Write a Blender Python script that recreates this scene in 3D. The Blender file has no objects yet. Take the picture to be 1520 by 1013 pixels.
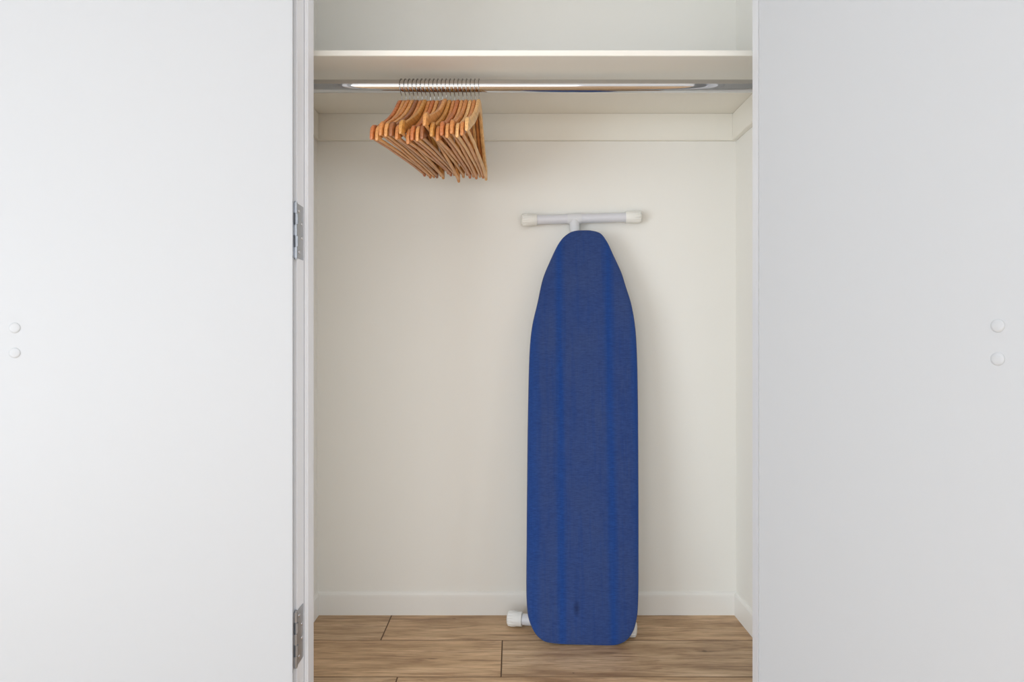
import bpy, bmesh, math, random
from mathutils import Vector, Matrix
random.seed(7)
S = bpy.context.scene
COL = S.collection
F = 1050.0                       # focal length in pixels of a 1520 px wide frame
CZ = 0.958                       # lens height

# ---------------------------------------------------------------- camera, world, lights, exposure
cam_d = bpy.data.cameras.new('camera'); cam = bpy.data.objects.new('camera', cam_d); COL.objects.link(cam)
cam.location = (0, 0, CZ); cam.rotation_euler = (math.radians(90), 0, 0)
cam_d.sensor_width = 36; cam_d.lens = 36 * F / 1520; cam_d.clip_start = 0.02
S.camera = cam
w = bpy.data.worlds.new('world'); S.world = w; w.use_nodes = True
w.node_tree.nodes['Background'].inputs[0].default_value = (0.80, 0.88, 1.0, 1)
w.node_tree.nodes['Background'].inputs[1].default_value = 1.0

def area(name, loc, rot, sx, sy, power, col):
    l = bpy.data.lights.new(name, 'AREA'); l.shape = 'RECTANGLE'; l.size = sx; l.size_y = sy
    l.energy = power; l.color = col
    o = bpy.data.objects.new(name, l); COL.objects.link(o); o.location = loc; o.rotation_euler = rot
    return o
R = math.radians
# daylight through the glazed doors behind the camera and the window in the side wall
area('daylight_rear', (-0.7, -2.52, 0.80), (R(90), 0, 0), 2.6, 1.5, 24, (0.88, 0.94, 1.0))
area('daylight_side', (-2.32, -.7, .85), (R(90), 0, R(-90)), 2.4, 1.5, 58, (0.78, 0.89, 1.0))
area('daylight_right', (2.32, -.1, .85), (R(90), 0, R(90)), 2.0, 1.5, 32, (0.86, 0.93, 1.0))
S.view_settings.view_transform = 'Standard'; S.view_settings.look = 'None'
S.view_settings.gamma = 1.0; S.view_settings.use_curve_mapping = False
S.view_settings.exposure = 0.35

# ---------------------------------------------------------------- materials
def lin(r, g, b):
    f = lambda c: (c/255/12.92) if c/255 <= .04045 else ((c/255+.055)/1.055)**2.4
    return (f(r), f(g), f(b), 1)
def base(name, col, rough=.5, metal=0.0):
    m = bpy.data.materials.new(name); m.use_nodes = True
    b = m.node_tree.nodes['Principled BSDF']
    b.inputs['Base Color'].default_value = col; b.inputs['Roughness'].default_value = rough
    b.inputs['Metallic'].default_value = metal
    return m, m.node_tree, b
def N(t, kind, **kw):
    n = t.nodes.new(kind)
    for k, v in kw.items(): setattr(n, k, v)
    return n
def bump(t, b, src, strength, dist):
    n = N(t, 'ShaderNodeBump'); n.inputs['Strength'].default_value = strength; n.inputs['Distance'].default_value = dist
    t.links.new(src, n.inputs['Height']); t.links.new(n.outputs[0], b.inputs['Normal'])
def paint(name, col, rough=.55, scale=90, strength=.12, dist=.0006, spec=.3):
    m, t, b = base(name, col, rough)
    b.inputs['Specular IOR Level'].default_value = spec
    tc = N(t, 'ShaderNodeTexCoord'); n = N(t, 'ShaderNodeTexNoise'); n.inputs['Scale'].default_value = scale
    n.inputs['Detail'].default_value = 3
    t.links.new(tc.outputs['Object'], n.inputs['Vector']); bump(t, b, n.outputs[0], strength, dist)
    return m
M_door = paint('door_paint', lin(197, 198, 199), .42, 60, .1)
M_trim = paint('trim_gloss', lin(238, 238, 240), .3, 40, .05)
M_closet = paint('closet_paint', lin(243, 240, 232), .7, 120, .15)
M_room = paint('room_paint', lin(240, 240, 240), .7)
M_shelf = paint('shelf_melamine', lin(243, 239, 228), .4, 50, .05)
M_skirt = paint('skirting_paint', lin(243, 240, 233), .35, 50, .05)
M_plastic = paint('white_plastic', lin(240, 239, 235), .35, 40, .05)
M_cream = paint('cream_plastic', lin(240, 238, 230), .4, 40, .05)
M_tube = paint('silver_grey_enamel', lin(222, 222, 226), .3, 40, .05, spec=.5)
M_frame = paint('white_enamel', lin(225, 225, 226), .35, 40, .05)
M_steel, t, b = base('zinc_steel', lin(176, 180, 186), .32, .85)
M_screw, t, b = base('screw_steel', lin(215, 216, 220), .25, 1)
M_groove, t, b = base('board_groove', lin(122, 94, 68), .7)
M_dark, t, b = base('dark_slot', lin(40, 38, 36), .8)
M_chrome, t, b = base('chrome', lin(205, 205, 206), .06, 1)
tc = N(t, 'ShaderNodeTexCoord'); n = N(t, 'ShaderNodeTexNoise'); n.inputs['Scale'].default_value = 6
t.links.new(tc.outputs['Object'], n.inputs['Vector']); bump(t, b, n.outputs[0], .02, .001)
M_wire, t, b = base('hook_wire', lin(150, 146, 140), .25, 1)

def ramp(t, src, stops):
    r = N(t, 'ShaderNodeValToRGB'); e = r.color_ramp.elements
    while len(e) < len(stops): e.new(.5)
    for i, (p, c) in enumerate(stops): e[i].position = p; e[i].color = c
    t.links.new(src, r.inputs[0]); return r.outputs[0]
def mix(t, mode, fac, a, b):
    n = N(t, 'ShaderNodeMix', data_type='RGBA', blend_type=mode)
    for idx, v in ((0, fac), (6, a), (7, b)):
        if isinstance(v, (int, float, tuple)): n.inputs[idx].default_value = v
        else: t.links.new(v, n.inputs[idx])
    return n.outputs[2]
def math_(t, op, a, b=None, c=None):
    n = N(t, 'ShaderNodeMath', operation=op)
    for i, v in enumerate((a, b, c)):
        if v is None: continue
        if isinstance(v, (int, float)): n.inputs[i].default_value = v
        else: t.links.new(v, n.inputs[i])
    return n.outputs[0]

# oak laminate: long soft grain, darker streaks, a few knots
M_plank, t, b = base('oak_plank', (.4, .3, .2, 1), .42)
b.inputs['Specular IOR Level'].default_value = .35
geo = N(t, 'ShaderNodeNewGeometry'); oi = N(t, 'ShaderNodeObjectInfo')
off = N(t, 'ShaderNodeCombineXYZ')
t.links.new(math_(t, 'MULTIPLY', oi.outputs['Random'], 40.0), off.inputs[0])
t.links.new(math_(t, 'MULTIPLY', oi.outputs['Random'], 17.0), off.inputs[1])
add = N(t, 'ShaderNodeVectorMath', operation='ADD')
t.links.new(geo.outputs['Position'], add.inputs[0]); t.links.new(off.outputs[0], add.inputs[1])
def stretched(sx, sy, detail, dist=0.0, rough=.6):
    mp = N(t, 'ShaderNodeMapping'); mp.inputs['Scale'].default_value = (sx, sy, 1)
    t.links.new(add.outputs[0], mp.inputs[0])
    n = N(t, 'ShaderNodeTexNoise'); n.inputs['Scale'].default_value = 1; n.inputs['Detail'].default_value = detail
    n.inputs['Distortion'].default_value = dist; n.inputs['Roughness'].default_value = rough
    t.links.new(mp.outputs[0], n.inputs['Vector']); return n.outputs[0]
broad = stretched(2.2, 14, 5, .6)
fine = stretched(9, 190, 4, .2, .7)
flame = stretched(4, 34, 6, 1.4)
c1 = ramp(t, broad, [(.30, lin(172, 138, 101)), (.52, lin(214, 181, 142)), (.72, lin(240, 210, 173))])
c2 = mix(t, 'MULTIPLY', .75, c1, ramp(t, flame, [(.34, (.56, .47, .40, 1)), (.47, (.93, .9, .87, 1)), (.65, (1.08, 1.07, 1.05, 1))]))
c3 = mix(t, 'MULTIPLY', .8, c2, ramp(t, fine, [(.32, (.52, .44, .37, 1)), (.6, (1.04, 1.04, 1.04, 1))]))
for kx, ky, sx, sy in ((.602, 2.18, .060, .008), (.594, 2.183, .014, .013), (.177, 2.04, .006, .006), (-.20, 2.44, .012, .005), (-.24, 2.13, .03, .006), (.30, 2.17, .05, .006)):
    d = N(t, 'ShaderNodeVectorMath', operation='SUBTRACT'); t.links.new(geo.outputs['Position'], d.inputs[0]); d.inputs[1].default_value = (kx, ky, 0)
    mp = N(t, 'ShaderNodeVectorMath', operation='MULTIPLY'); t.links.new(d.outputs[0], mp.inputs[0]); mp.inputs[1].default_value = (1/sx, 1/sy, 0)
    ln = N(t, 'ShaderNodeVectorMath', operation='LENGTH'); t.links.new(mp.outputs[0], ln.inputs[0])
    v = math_(t, 'ADD', ln.outputs['Value'], math_(t, 'MULTIPLY', flame, .5))
    mk = ramp(t, v, [(.45, (.34, .27, .21, 1)), (1.15, (1, 1, 1, 1))])
    c3 = mix(t, 'MULTIPLY', .8, c3, mk)
tint = mix(t, 'MIX', oi.outputs['Random'], (.90, .90, .91, 1), (1.06, 1.03, 1.0, 1))
c4 = mix(t, 'MULTIPLY', 1.0, c3, tint)
t.links.new(c4, b.inputs['Base Color']); bump(t, b, fine, .25, .0006)

# hanger wood: tinted per object through its colour
M_wood, t, b = base('hanger_wood', (.6, .35, .15, 1), .38)
b.inputs['Coat Weight'].default_value = .25; b.inputs['Coat Roughness'].default_value = .25
oi = N(t, 'ShaderNodeObjectInfo'); tc = N(t, 'ShaderNodeTexCoord')
mp = N(t, 'ShaderNodeMapping'); mp.inputs['Scale'].default_value = (260, 14, 160); t.links.new(tc.outputs['Object'], mp.inputs[0])
nz = N(t, 'ShaderNodeTexNoise'); nz.inputs['Scale'].default_value = 1; nz.inputs['Detail'].default_value = 4; nz.inputs['Distortion'].default_value = .5
t.links.new(mp.outputs[0], nz.inputs['Vector'])
g = ramp(t, nz.outputs[0], [(.3, (.62, .52, .42, 1)), (.6, (1.05, 1.03, 1.0, 1))])
t.links.new(mix(t, 'MULTIPLY', .8, oi.outputs['Color'], g), b.inputs['Base Color']); bump(t, b, nz.outputs[0], .1, .0003)

# denim-blue cover, woven, with two brighter bands pressed along it
M_denim, t, b = base('blue_cover_cloth', (.03, .06, .2, 1), .85)
b.inputs['Specular IOR Level'].default_value = .2; b.inputs['Sheen Weight'].default_value = .15
tc = N(t, 'ShaderNodeTexCoord'); sp = N(t, 'ShaderNodeSeparateXYZ'); t.links.new(tc.outputs['Object'], sp.inputs[0])
def nse(scale, vec, detail=3, rough=.6):
    mp = N(t, 'ShaderNodeMapping'); mp.inputs['Scale'].default_value = vec; t.links.new(tc.outputs['Object'], mp.inputs[0])
    n = N(t, 'ShaderNodeTexNoise'); n.inputs['Scale'].default_value = scale; n.inputs['Detail'].default_value = detail; n.inputs['Roughness'].default_value = rough
    t.links.new(mp.outputs[0], n.inputs['Vector']); return n.outputs[0]
weft = nse(1, (60, 600, 600), 3, .7)
warp = nse(1, (900, 12, 12), 2)
blot = nse(5, (1.3, .8, 1), 4)
streak = nse(1, (70, 2.2, 1), 3)
c = mix(t, 'MIX', ramp(t, blot, [(.35, (0, 0, 0, 1)), (.65, (1, 1, 1, 1))]), lin(43, 66, 120), lin(52, 71, 118))
def band(cx, wd, amt):
    d = math_(t, 'DIVIDE', math_(t, 'SUBTRACT', sp.outputs[0], cx), wd)
    return math_(t, 'MULTIPLY', math_(t, 'EXPONENT', math_(t, 'MULTIPLY', math_(t, 'MULTIPLY', d, d), -1.0)), amt)
bd = math_(t, 'ADD', band(-.078, .014, 1.0), band(.086, .015, .95))
bd = math_(t, 'ADD', bd, band(-.17, .022, .8)); bd = math_(t, 'ADD', bd, band(.17, .014, .8))
bd = math_(t, 'MULTIPLY', bd, math_(t, 'ADD', math_(t, 'MULTIPLY', streak, .9), .35)); 
nn = t.nodes[-1]; nn.use_clamp = True
c = mix(t, 'MIX', bd, c, lin(20, 64, 134))
c = mix(t, 'MIX', math_(t, 'MULTIPLY', math_(t, 'GREATER_THAN', streak, .56), .22), c, lin(22, 58, 124))
c = mix(t, 'MULTIPLY', .9, c, ramp(t, weft, [(.3, (.62, .65, .74, 1)), (.7, (1.42, 1.36, 1.24, 1))]))
c = mix(t, 'MULTIPLY', .5, c, ramp(t, warp, [(.3, (.8, .82, .86, 1)), (.7, (1.15, 1.12, 1.1, 1))]))
# small scorch mark near the square end
d = N(t, 'ShaderNodeVectorMath', operation='SUBTRACT'); t.links.new(tc.outputs['Object'], d.inputs[0]); d.inputs[1].default_value = (-.032, .115, 0)
mm = N(t, 'ShaderNodeVectorMath', operation='MULTIPLY'); t.links.new(d.outputs[0], mm.inputs[0]); mm.inputs[1].default_value = (1/.012, 1/.03, 0)
ln = N(t, 'ShaderNodeVectorMath', operation='LENGTH'); t.links.new(mm.outputs[0], ln.inputs[0])
c = mix(t, 'MULTIPLY', 1.0, c, ramp(t, ln.outputs['Value'], [(.2, (.6, .55, .55, 1)), (1.0, (1, 1, 1, 1))]))
t.links.new(c, b.inputs['Base Color'])
bump(t, b, weft, .35, .0008)

# ---------------------------------------------------------------- mesh helpers
def link(name, bm, mat, parent=None, smooth=False, matrix=None):
    me = bpy.data.meshes.new(name)
    bmesh.ops.recalc_face_normals(bm, faces=bm.faces[:])
    if smooth:
        for f in bm.faces: f.smooth = True
    bm.to_mesh(me); bm.free(); me.materials.append(mat)
    if smooth: 
        try: me.set_sharp_from_angle(angle=R(38))
        except Exception: pass
    o = bpy.data.objects.new(name, me); COL.objects.link(o)
    if parent is not None: o.parent = parent
    return o
def box(bm, x0, x1, y0, y1, z0, z1, bev=0.0):
    t_ = bmesh.new()
    bmesh.ops.create_cube(t_, size=1)
    for v in t_.verts:
        v.co = Vector(((x0+x1)/2+v.co.x*(x1-x0), (y0+y1)/2+v.co.y*(y1-y0), (z0+z1)/2+v.co.z*(z1-z0)))
    if bev: bmesh.ops.bevel(t_, geom=t_.edges[:], offset=bev, segments=2, affect='EDGES')
    me = bpy.data.meshes.new('tmp'); t_.to_mesh(me); t_.free(); bm.from_mesh(me); bpy.data.meshes.remove(me)
def BX(*a, **k):
    bm = bmesh.new(); box(bm, *a, **k); return bm
def tube(bm, pts, rad, seg=12, cap=True):
    pts = [Vector(p) for p in pts]
    rads = rad if isinstance(rad, (list, tuple)) else [rad]*len(pts)
    rings = []; up = None
    for i, p in enumerate(pts):
        d = (pts[min(i+1, len(pts)-1)]-pts[max(i-1, 0)]).normalized()
        if up is None: up = d.orthogonal().normalized()
        up = (up - d*up.dot(d)).normalized(); sd = d.cross(up)
        rings.append([bm.verts.new(p+(up*math.cos(2*math.pi*k/seg)+sd*math.sin(2*math.pi*k/seg))*rads[i]) for k in range(seg)])
    for a, b_ in zip(rings, rings[1:]):
        for k in range(seg): bm.faces.new((a[k], a[(k+1) % seg], b_[(k+1) % seg], b_[k]))
    if cap: bm.faces.new(rings[0][::-1]); bm.faces.new(rings[-1])
def TB(*a, **k):
    bm = bmesh.new(); tube(bm, *a, **k); return bm
def extr(bm, prof, fn, a, b_):
    """closed 2-D profile swept between parameters a and b; fn(u, v, s) -> point"""
    A = [bm.verts.new(fn(u, v, a)) for u, v in prof]; B = [bm.verts.new(fn(u, v, b_)) for u, v in prof]
    n = len(prof)
    for i in range(n): bm.faces.new((A[i], A[(i+1) % n], B[(i+1) % n], B[i]))
    bm.faces.new(A[::-1]); bm.faces.new(B)
def struct(o): o['kind'] = 'structure'; return o
def thing(name, label, cat, loc, group=None):
    o = bpy.data.objects.new(name, None); COL.objects.link(o); o.location = loc; o.empty_display_size = .05
    o['label'] = label; o['category'] = cat
    if group: o['group'] = group
    return o

# ---------------------------------------------------------------- the setting
CL, CR, CB = -.683, .785, 2.478            # cupboard side walls and back wall
YN, YF = 1.784, 1.900                      # front wall, room side and cupboard side
JL, JR = -.542, .645                       # jamb faces
H, HO = 2.45, 2.38                         # ceiling and head of the opening
RX, RY = 2.4, -2.6                         # room extents
struct(link('wall_back', BX(CL-.1, CR+.1, CB, CB+.1, 0, H), M_closet))
struct(link('wall_left', BX(CL-.1, CL, YF, CB, 0, H), M_closet))
struct(link('wall_right', BX(CR, CR+.1, YF, CB, 0, H), M_closet))
bm = bmesh.new()
box(bm, -RX, JL-.02, YN, YF, 0, H); box(bm, JR+.02, RX, YN, YF, 0, H); box(bm, JL-.02, JR+.02, YN, YF, HO+.02, H)
struct(link('wall_front', bm, M_room))
struct(link('wall_west', BX(-RX-.1, -RX, RY-.1, YN, 0, H), M_room))
struct(link('wall_east', BX(RX, RX+.1, RY-.1, YN, 0, H), M_room))
struct(link('wall_south', BX(-RX, RX, RY-.1, RY, 0, H), M_room))
struct(link('ceiling', BX(-RX-.1, RX+.1, RY-.1, CB+.1, H, H+.08), M_room))
# windows the daylight comes through (behind the camera)
def window(name, c, wd, ht, axis):
    bm = bmesh.new(); x, y, z = c; t_ = .05
    def bar(a0, a1, z0, z1):
        if axis == 'x': box(bm, x+a0, x+a1, y-.002, y+.035, z+z0, z+z1, bev=.004)
        else: box(bm, x-.002, x+.035, y+a0, y+a1, z+z0, z+z1, bev=.004)
    bar(-wd/2-t_, wd/2+t_, ht/2, ht/2+t_); bar(-wd/2-t_, wd/2+t_, -ht/2-t_, -ht/2)
    bar(-wd/2-t_, -wd/2, -ht/2, ht/2); bar(wd/2, wd/2+t_, -ht/2, ht/2)
    struct(link(name, bm, M_trim))
window('window_1', (-.7, RY, .80), 2.62, 1.52, 'x')
window('window_2', (-RX, -.7, .85), 2.42, 1.52, 'y')
window('window_3', (RX-.033, -.1, .85), 2.02, 1.52, 'y')

# floor: each board its own piece
floor = struct(link('floor', BX(-RX, RX, RY, CB, -.05, -.0085), M_dark))
PW, PL = .247, 1.5
y = 2.263; rows = []
offs = {0: -.42, 1: -.031, 2: -.326}
r = 0; y0 = 2.263
while True:
    a, b_ = y0, min(y0+PW, CB)
    if b_ <= RY: break
    a = max(a, RY)
    s = offs.get(r, random.uniform(-.7, .7))
    x = s - 3*PL
    while x < RX:
        xa, xb = max(x, -RX), min(x+PL, RX)
        if a > YN: xa, xb = max(xa, CL), min(xb, CR)
        elif b_ > YN: pass
        if xb-xa > .03:
            g_ = .0005
            X0, X1, Y0, Y1 = xa+g_, xb-g_, a+g_*1.6, b_-g_*1.6
            bm = bmesh.new(); c_ = .0016
            ring = lambda i, z: [bm.verts.new(p) for p in ((X0+i, Y0+i, z), (X1-i, Y0+i, z), (X1-i, Y1-i, z), (X0+i, Y1-i, z))]
            r0, r1, r2 = ring(0, -.008), ring(0, -.0014), ring(c_, 0)
            for p, q in ((r0, r1), (r1, r2)):
                for k in range(4): bm.faces.new((p[k], p[(k+1) % 4], q[(k+1) % 4], q[k]))
            bm.faces.new(r2); bm.faces.new(r0[::-1])
            fb_ = link('floorboard', bm, M_plank, floor); fb_.data.materials.append(M_groove)
            for f in fb_.data.polygons:                  # painted V-groove round each board
                if f.normal.z < .99: f.material_index = 1
        x += PL
    y0 -= PW; r += 1

# skirting inside the cupboard
SK = [(0, 0), (.009, 0), (.009, .064), (.0085, .070), (.006, .076), (.003, .079), (0, .080)]
bm = bmesh.new(); extr(bm, SK, lambda u, v, s: (s, CB-u, v), CL, CR); struct(link('baseboard_back', bm, M_skirt))
bm = bmesh.new(); extr(bm, SK, lambda u, v, s: (CR-u, s, v), YF, CB-.009); struct(link('baseboard_right', bm, M_skirt))
bm = bmesh.new(); extr(bm, SK, lambda u, v, s: (CL+u, s, v), YF, CB-.009); struct(link('baseboard_left', bm, M_skirt))
# battens carrying the shelf
SZ = 1.7497
struct(link('trim_1', BX(CL, CR, CB-.018, CB, SZ-.092, SZ, bev=.0015), M_shelf))
struct(link('trim_2', BX(CR-.018, CR, 1.97, CB-.018, SZ-.092, SZ, bev=.0015), M_shelf))
struct(link('trim_3', BX(CL, CL+.011, 1.97, CB-.018, SZ-.092, SZ, bev=.0015), M_shelf))
# jambs: lining plus stop, with rounded arrises
bm = bmesh.new(); box(bm, JL-.02, JL, YN, YF, 0, HO+.02, bev=.0015); box(bm, JL-.002, JL+.010, 1.8436, YF, 0, HO, bev=.003)
struct(link('trim_4', bm, M_trim))
bm = bmesh.new(); box(bm, JR, JR+.02, YN, YF, 0, HO+.02, bev=.003)
struct(link('trim_5', bm, M_trim))
struct(link('trim_6', BX(JL, JR, YN, YF, HO, HO+.02, bev=.0015), M_trim))
# architraves round the opening, behind the opened doors
bm = bmesh.new(); box(bm, JL-.075, JL-.012, YN-.012, YN, 0, HO+.07, bev=.003); struct(link('trim_7', bm, M_trim))
bm = bmesh.new(); box(bm, JR+.012, JR+.075, YN-.012, YN, 0, HO+.07, bev=.003); struct(link('trim_8', bm, M_trim))

# ---------------------------------------------------------------- doors
def door(name, P, dirv, nrm, width, thick, capL, capz):
    """P pivot, dirv unit vector along the opened leaf, nrm unit normal of its inner face"""
    D, Nn = Vector(dirv).normalized(), Vector(nrm).normalized()
    a = Vector((P[0], P[1], 0)) + D*.006
    bm = bmesh.new()
    box(bm, 0, 1, 0, 1, 0, 1)
    for v in bm.verts:
        u, q, z = v.co; v.co = a + D*(u*width) + Nn*(q*thick) + Vector((0, 0, .012+z*(HO-.017)))
    bmesh.ops.bevel(bm, geom=bm.edges[:], offset=.0018, segments=2, affect='EDGES')
    o = struct(link(name, bm, M_door))
    for z in capz:                       # domed caps over the handle bolts
        bm = bmesh.new(); c0 = a + D*capL + Nn*thick + Vector((0, 0, z)); U = Vector((0, 0, 1))
        prof = [(.0118, 0), (.0119, .0007), (.0111, .0015), (.0085, .0022), (.0045, .0026)]
        rings = [[bm.verts.new(c0+Nn*h+(D*math.cos(k*math.pi/12)+U*math.sin(k*math.pi/12))*rr) for k in range(24)] for rr, h in prof]
        for p, q in zip(rings, rings[1:]):
            for k in range(24): bm.faces.new((p[k], p[(k+1) % 24], q[(k+1) % 24], q[k]))
        bm.faces.new(rings[-1])
        link('bolt_cap', bm, M_door, o, smooth=True)
    return o
al = R(12)
PLv = (JL, 1.772)
d1 = door('door_1', PLv, (-math.cos(al), -math.sin(al), 0), (math.sin(al), -math.cos(al), 0), .650, .035, .605, (.958+.030, .958-.027))
be = R(27)
d2 = door('door_2', (.641, 1.772), (math.sin(be), -math.cos(be), 0), (-math.cos(be), -math.sin(be), 0), .620, .038, .555, (.958+.027, .958-.032))

def hinge(zc, parent):
    """butt hinge: leaf screwed to the jamb face, five-knuckle barrel, second leaf on the door edge"""
    hh = .070
    bm = bmesh.new(); n_, w_ = 5, 2*hh/5
    for k in range(n_):
        z0 = zc-hh+k*w_
        xo = JL-.0022 if k % 2 == 0 else JL+.0004
        tube(bm, [(xo, 1.776, z0+.0008), (xo, 1.776, z0+w_-.0008)], .0062 if k % 2 == 0 else .0052, 16)
    tube(bm, [(JL-.001, 1.776, zc-hh-.003), (JL-.001, 1.776, zc+hh+.003)], .0035, 12)
    barrel = link('hinge', bm, M_steel, parent, smooth=True)
    bm = bmesh.new(); box(bm, JL-.0005, JL+.0018, 1.779, 1.833, zc-hh+.001, zc+hh-.001, bev=.0006)
    link('jamb_leaf', bm, M_steel, barrel)
    # leaf on the door's hinge edge
    D = Vector((-math.cos(al), -math.sin(al), 0)); Nn = Vector((math.sin(al), -math.cos(al), 0))
    a = Vector((PLv[0], PLv[1], 0))
    bm = bmesh.new(); box(bm, 0, 1, 0, 1, 0, 1)
    for v in bm.verts:
        u, q, z = v.co; v.co = a + D*(.004+u*.002) + Nn*(.001+q*.030) + Vector((0, 0, zc-hh+.001+z*(2*hh-.002)))
    link('door_leaf', bm, M_steel, barrel)
    for k, (dy, dz) in enumerate(((.018, .052), (.040, .022), (.040, -.014), (.018, -.052))):
        bm = bmesh.new()
        c0 = Vector((JL+.0018, 1.779+dy, zc+dz))
        tube(bm, [c0, c0+Vector((.0008, 0, 0)), c0+Vector((.0013, 0, 0))], [.0048, .0046, .0032], 14)
        box(bm, c0.x+.0008, c0.x+.0014, c0.y-.0034, c0.y+.0034, c0.z-.0005, c0.z+.0005)
        link('screw', bm, M_screw, barrel, smooth=True)
hinge(1.236, d1); hinge(.209, d1)

# ---------------------------------------------------------------- shelf and rail
sh = link('cupboard_shelf', BX(CL, CR, 1.963, CB, SZ, SZ+.016, bev=.0012), M_shelf)
sh['label'] = 'long cream shelf board running across the top of the open cupboard'; sh['category'] = 'shelf'

RYc, RZ, RR = 2.08, 1.7075, .0188
rail = thing('clothes_rail', 'shiny chrome clothes rail fixed under the cream shelf', 'clothes rail', (0, RYc, RZ))
link('pole', TB([(CL+.012, 0, 0), (CR-.019, 0, 0)], RR, 48), M_chrome, rail, smooth=True)
for x0, x1 in ((CL+.0112, CL+.024), (CR-.0182, CR-.031)):
    bm = bmesh.new(); tube(bm, [(x0, 0, 0), (x0+(x1-x0)*.25, 0, 0), (x0+(x1-x0)*.3, 0, 0), (x1, 0, 0)], [.030, .030, .0215, .0205], 32)
    link('end_socket', bm, M_chrome, rail, smooth=True)

# ---------------------------------------------------------------- hangers
HL = .215
def hanger_meshes():
    # local frame: origin = centre of the rail, -Y = towards the room, Z up
    TOP = [(0, -.044), (.012, -.0445), (.022, -.049), (.034, -.061), (.050, -.0795), (.075, -.103), (.105, -.1255), (.135, -.144), (.160, -.159), (.176, -.169), (.182, -.1745), (.186, -.1745), (.190, -.1705), (.200, -.173), (.209, -.181), (.2145, -.193), (.216, -.207)]
    BOT = [(0, -.082), (.012, -.083), (.022, -.086), (.034, -.095), (.050, -.110), (.075, -.132), (.105, -.154), (.135, -.172), (.160, -.187), (.176, -.197), (.182, -.201), (.186, -.203), (.190, -.206), (.200, -.211), (.209, -.2145), (.2145, -.217), (.216, -.215)]
    bm = bmesh.new(); rings = []
    st = [(-u, a, b_) for (u, a), (_, b_) in zip(TOP[:0:-1], BOT[:0:-1])] + [(u, a, b_) for (u, a), (_, b_) in zip(TOP, BOT)]
    for u, a, b_ in st:
        ht = .0050           # half thickness
        if abs(u) > .212: ht *= .8
        bow = -.004*(u/HL)**2
        rr = min(.0026, (a-b_)*.3); m = []
        sec = [(-ht, a-rr), (-ht+rr*.35, a-rr*.3), (-ht+rr, a), (ht-rr, a), (ht-rr*.35, a-rr*.3), (ht, a-rr), (ht, b_+rr), (ht-rr*.35, b_+rr*.3), (ht-rr, b_), (-ht+rr, b_), (-ht+rr*.35, b_+rr*.3), (-ht, b_+rr)]
        rings.append([bm.verts.new((x+bow, u, z)) for x, z in sec])
    for p, q in zip(rings, rings[1:]):
        n = len(p)
        for k in range(n): bm.faces.new((p[k], p[(k+1) % n], q[(k+1) % n], q[k]))
    bm.faces.new(rings[0][::-1]); bm.faces.new(rings[-1])
    # dowel, reaching both arm ends
    bw = bmesh.new(); tube(bw, [(-.0036, -.202, -.209), (0, -.1, -.2085), (0, 0, -.2085), (0, .1, -.2085), (-.0036, .202, -.209)], .0046, 12)
    # wire hook over the rail, closed round its front with a short shank into the wood
    hk = bmesh.new(); rh = RR+.0019; pts = []
    for k in range(0, 15):
        an = R(-35 + k*(245/14))
        pts.append((0, rh*math.cos(an)*1.0, rh*math.sin(an)+.0))
    pts += [(0, -.0165, -.0155), (0, -.010, -.0215), (0, -.003, -.027), (0, 0, -.034), (0, 0, -.052)]
    tube(hk, pts, .00125, 8)
    return bm, bw, hk
bmA, bmB, bmC = hanger_meshes()
GR = 'wooden hangers on the chrome rail'
first = thing('clothes_hanger', 'x', 'hanger', (0, RYc, RZ), GR)
link('body', bmA, M_wood, first, smooth=True)
link('trouser_bar', bmB, M_wood, first, smooth=True)
link('hook', bmC, M_wire, first, smooth=True)
TINT = {'honey': lin(220, 156, 90), 'reddish': lin(196, 116, 62), 'amber': lin(210, 138, 74), 'pale': lin(234, 184, 120), 'golden': lin(208, 148, 72), 'dark': lin(158, 98, 56)}
tints = ['reddish', 'honey', 'amber', 'honey', 'dark', 'amber', 'golden', 'amber', 'reddish', 'honey', 'dark', 'honey', 'golden', 'amber', 'reddish', 'honey', 'amber', 'pale', 'amber', 'pale']
word = {'amber': 'amber-toned', 'honey': 'honey-coloured', 'reddish': 'reddish brown', 'pale': 'pale', 'golden': 'golden', 'dark': 'darker brown'}
tilt = [0, -.5, 2.2, 1.6, 1.8, 0, 3.0, -2.6, -.5, -1.0, 0, 7.2, 1.5, -1.0, 2.0, .8, 3.0, 1.0, 2.0, 4.5]
yawj = [0, 0, .3, .1, -.3, -.2, 0, .2, .2, 0, -.2, .4, .1, 0, .2, 0, -.2, 0, .1, 0]
ordn = ['leftmost', 'second from the left', 'third from the left', 'fourth from the left', 'fifth from the left', 'sixth from the left', 'seventh from the left', 'eighth from the left', 'ninth from the left', 'tenth from the left',
        'tenth from the right', 'ninth from the right', 'eighth from the right', 'seventh from the right', 'sixth from the right', 'fifth from the right', 'fourth from the right', 'third from the right', 'second from the right', 'rightmost']
kids = list(first.children)
for i in range(20):
    if i == 0: h = first; ch = kids
    else:
        h = first.copy(); COL.objects.link(h); ch = []
        for k in kids:
            c_ = k.copy(); c_.parent = h; COL.objects.link(c_); ch.append(c_)
    f_ = i/19
    X = -.3235 + f_*.2275
    yaw = 12.0 - 7.2*f_ + yawj[i]*.05
    h.location = (X, RYc, RZ); h.rotation_euler = (R(-tilt[i]), 0, R(-yaw))
    for k in ch:
        c_ = TINT[tints[i]]
        k.color = c_ if 'bar' not in k.name else tuple(.6*a+.4*b_ for a, b_ in zip(c_, TINT['pale']))
    extra = ', front arm tipped up' if i == 11 else ''
    h['label'] = f'{word[tints[i]]} wooden clothes hanger, {ordn[i]} on the rail{extra}'

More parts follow.
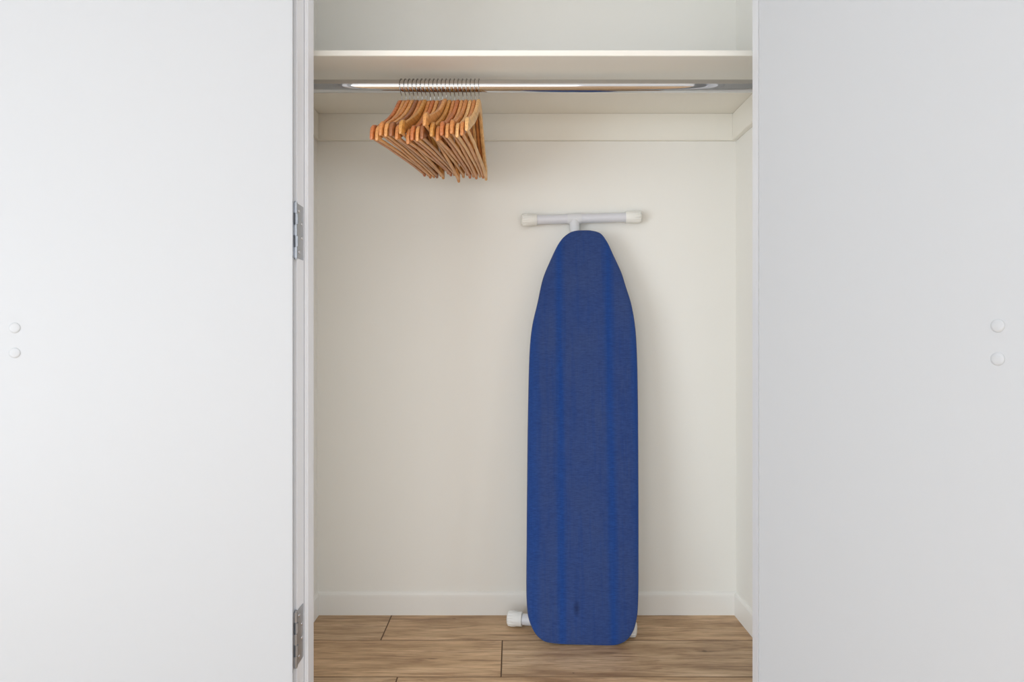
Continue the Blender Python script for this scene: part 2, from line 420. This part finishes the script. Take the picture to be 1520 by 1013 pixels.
# ---------------------------------------------------------------- ironing board
Y0b, kb = 2.220, .1275                                   # leaning plane: Y = Y0b + kb*z
def onboard(px, py):
    Y = (Y0b + kb*CZ)/(1 + kb*(py-506.5)/F)
    return (px-760)/F*Y, CZ-(py-506.5)/F*Y
outl = [(866, 341), (879, 341.5), (891.6, 345.5), (901, 357), (912, 380), (923, 404), (930, 426), (937.4, 449.5), (943.2, 481), (946, 519), (947.8, 600), (948.4, 700), (948.6, 800),
        (948.2, 891), (946.5, 916), (940.5, 938.8), (929.5, 953), (914, 959.3), (878, 959.3), (822, 956.8), (807, 953.2), (794.5, 942), (785, 921), (782, 899), (781.8, 800), (782.6, 700), (784, 598), (786.7, 513), (790.5, 481), (797.8, 449.5), (806.3, 412), (817.4, 385), (828, 363), (836, 352), (847, 344), (856, 341.5)]
CXb = .236
lean = math.atan(kb); ce = 1/math.cos(lean)
loc2 = []
for px, py in outl:
    X, Z = onboard(px, py); loc2.append((X-CXb, Z*ce))
lowest = min(v for _, v in loc2)
def closed_spline(p, n=5):
    out = []; m = len(p)
    for i in range(m):
        p0, p1, p2, p3 = [Vector(p[(i+k-1) % m]) for k in range(4)]
        d = lambda a, b_: max((a-b_).length**.5, 1e-5)
        t0 = 0; t1 = d(p0, p1); t2 = t1+d(p1, p2); t3 = t2+d(p2, p3)
        for k in range(n):
            t_ = t1+(t2-t1)*k/n
            A1 = p0*((t1-t_)/(t1-t0))+p1*((t_-t0)/(t1-t0)); A2 = p1*((t2-t_)/(t2-t1))+p2*((t_-t1)/(t2-t1)); A3 = p2*((t3-t_)/(t3-t2))+p3*((t_-t2)/(t3-t2))
            B1 = A1*((t2-t_)/(t2-t0))+A2*((t_-t0)/(t2-t0)); B2 = A2*((t3-t_)/(t3-t1))+A3*((t_-t1)/(t3-t1))
            out.append(B1*((t2-t_)/(t2-t1))+B2*((t_-t1)/(t2-t1)))
    return out
path = closed_spline(loc2)
board = thing('ironing_board', 'folded ironing board with blue cloth cover leaning on the back wall', 'ironing board', (CXb, Y0b, -lowest + .0005))
tiltm = Matrix.Rotation(-lean, 4, 'X')
# local board frame: x across, y up the board, z out of its face (towards the room); turned upright by this matrix
up = Matrix(((1, 0, 0, 0), (0, math.sin(lean), -math.cos(lean), 0), (0, math.cos(lean), math.sin(lean), 0), (0, 0, 0, 1)))
TH = .022
def inset(p, d):
    n = len(p); out = []
    for i in range(n):
        tg = (p[(i+1) % n]-p[i-1]).normalized(); out.append(p[i]+Vector((tg.y, -tg.x))*d)
    return out
area2 = sum(path[i].x*path[(i+1) % len(path)].y-path[(i+1) % len(path)].x*path[i].y for i in range(len(path)))
sg = -1 if area2 < 0 else 1
bm = bmesh.new(); rings = []
def zig(i): return .0009*math.sin(i*.9)+.0007*math.sin(i*2.3)
for d, z in ((.034, -TH-.0005), (.020, -TH-.001), (.006, -TH), (.0015, -TH+.003), (0, -TH*.55), (.0006, -.006), (.003, -.002), (.009, 0), (.022, .0006)):
    q = inset(path, -d*sg)
    rings.append([bm.verts.new((v.x, v.y, z+(zig(i) if z < -TH+.004 else 0))) for i, v in enumerate(q)])
for p, q in zip(rings, rings[1:]):
    n = len(p)
    for k in range(n): bm.faces.new((p[k], p[(k+1) % n], q[(k+1) % n], q[k]))
bmesh.ops.contextual_create(bm, geom=[e for e in bm.edges if e.is_boundary and all(v in rings[-1] for v in e.verts)])
cover = link('cover', bm, M_denim, board, smooth=True); cover.matrix_local = up
# steel deck under the cover
bm = bmesh.new(); q = inset(path, -.012*sg)
A = [bm.verts.new((v.x, v.y, -TH+.002)) for v in q]; B = [bm.verts.new((v.x, v.y, -TH+.012)) for v in q]
for k in range(len(q)): bm.faces.new((A[k], A[(k+1) % len(q)], B[(k+1) % len(q)], B[k]))
bm.faces.new(A[::-1]); bm.faces.new(B)
deck = link('deck', bm, M_frame, board); deck.matrix_local = up
off = Vector(board.location)
def W(x, y_, z): return Vector((x, y_, z)) - off
def foot(name, a, b_, rad, capr, capl, capmat):
    """cross tube with ribbed end caps; a, b world end points"""
    a, b_ = Vector(a), Vector(b_); d = (b_-a).normalized()
    o = link(name, TB([a+d*capl*.5-off, b_-d*capl*.5-off], rad, 24), M_tube, board, smooth=True)
    for p, dd in ((a, d), (b_, -d)):
        bm = bmesh.new(); up_ = dd.orthogonal().normalized(); sd = dd.cross(up_); seg = 48; rings = []
        for tpos, rr, rib in ((0, .45, 0), (.03, .72, .05), (.10, .93, .10), (.3, 1.0, .11), (.52, .99, .06), (.62, .93, .0), (.98, .90, 0), (1.0, .86, 0)):
            rings.append([bm.verts.new(p-off+dd*(tpos*capl)+(up_*math.cos(2*math.pi*k/seg)+sd*math.sin(2*math.pi*k/seg))*capr*rr*(1-rib*(k % 4 == 0))) for k in range(seg)])
        for r0, r1 in zip(rings, rings[1:]):
            for k in range(seg): bm.faces.new((r0[k], r0[(k+1) % seg], r1[(k+1) % seg], r1[k]))
        bm.faces.new(rings[0][::-1]); bm.faces.new(rings[-1])
        c_ = link('end_cap', bm, capmat, o, smooth=True)
    return o
TBa, TBb = (.0305, 2.453, 1.377), (.4495, 2.453, 1.389)
ft = foot('foot_bar', TBa, TBb, .0165, .0225, .056, M_cream)
fb = foot('foot_bar', (-.016, 2.378, .0265), (.404, 2.284, .0265), .0185, .0262, .052, M_plastic)
# tee collar on the upper cross tube, with its socket for the leg
tx = .2160
def on_top(x): 
    f_ = (x-TBa[0])/(TBb[0]-TBa[0]); return Vector((x, 2.453, TBa[2]+(TBb[2]-TBa[2])*f_))
bm = bmesh.new(); tube(bm, [on_top(tx-.024)-off, on_top(tx+.024)-off], .0190, 24); 
tube(bm, [W(tx, 2.452, 1.378), W(tx+.001, 2.447, 1.345), W(tx+.0015, 2.4445, 1.325)], [.0175, .0175, .0165], 20)
link('collar', bm, M_frame, board, smooth=True)
link('leg', TB([W(tx+.001, 2.446, 1.345), W(.236, 2.315, .30)], .011, 16), M_frame, board, smooth=True)
for s in (-1, 1):
    link('leg', TB([W(.198+s*.03, 2.332-s*.006, .03), W(.198+s*.035, 2.318, .12), W(.236+s*.042, 2.412, 1.00)], .0095, 16), M_frame, board, smooth=True)
bm = bmesh.new(); tube(bm, [W(.236-.052, 2.362, .58), W(.236+.052, 2.362, .58)], .005, 10); link('pivot_pin', bm, M_steel, board, smooth=True)
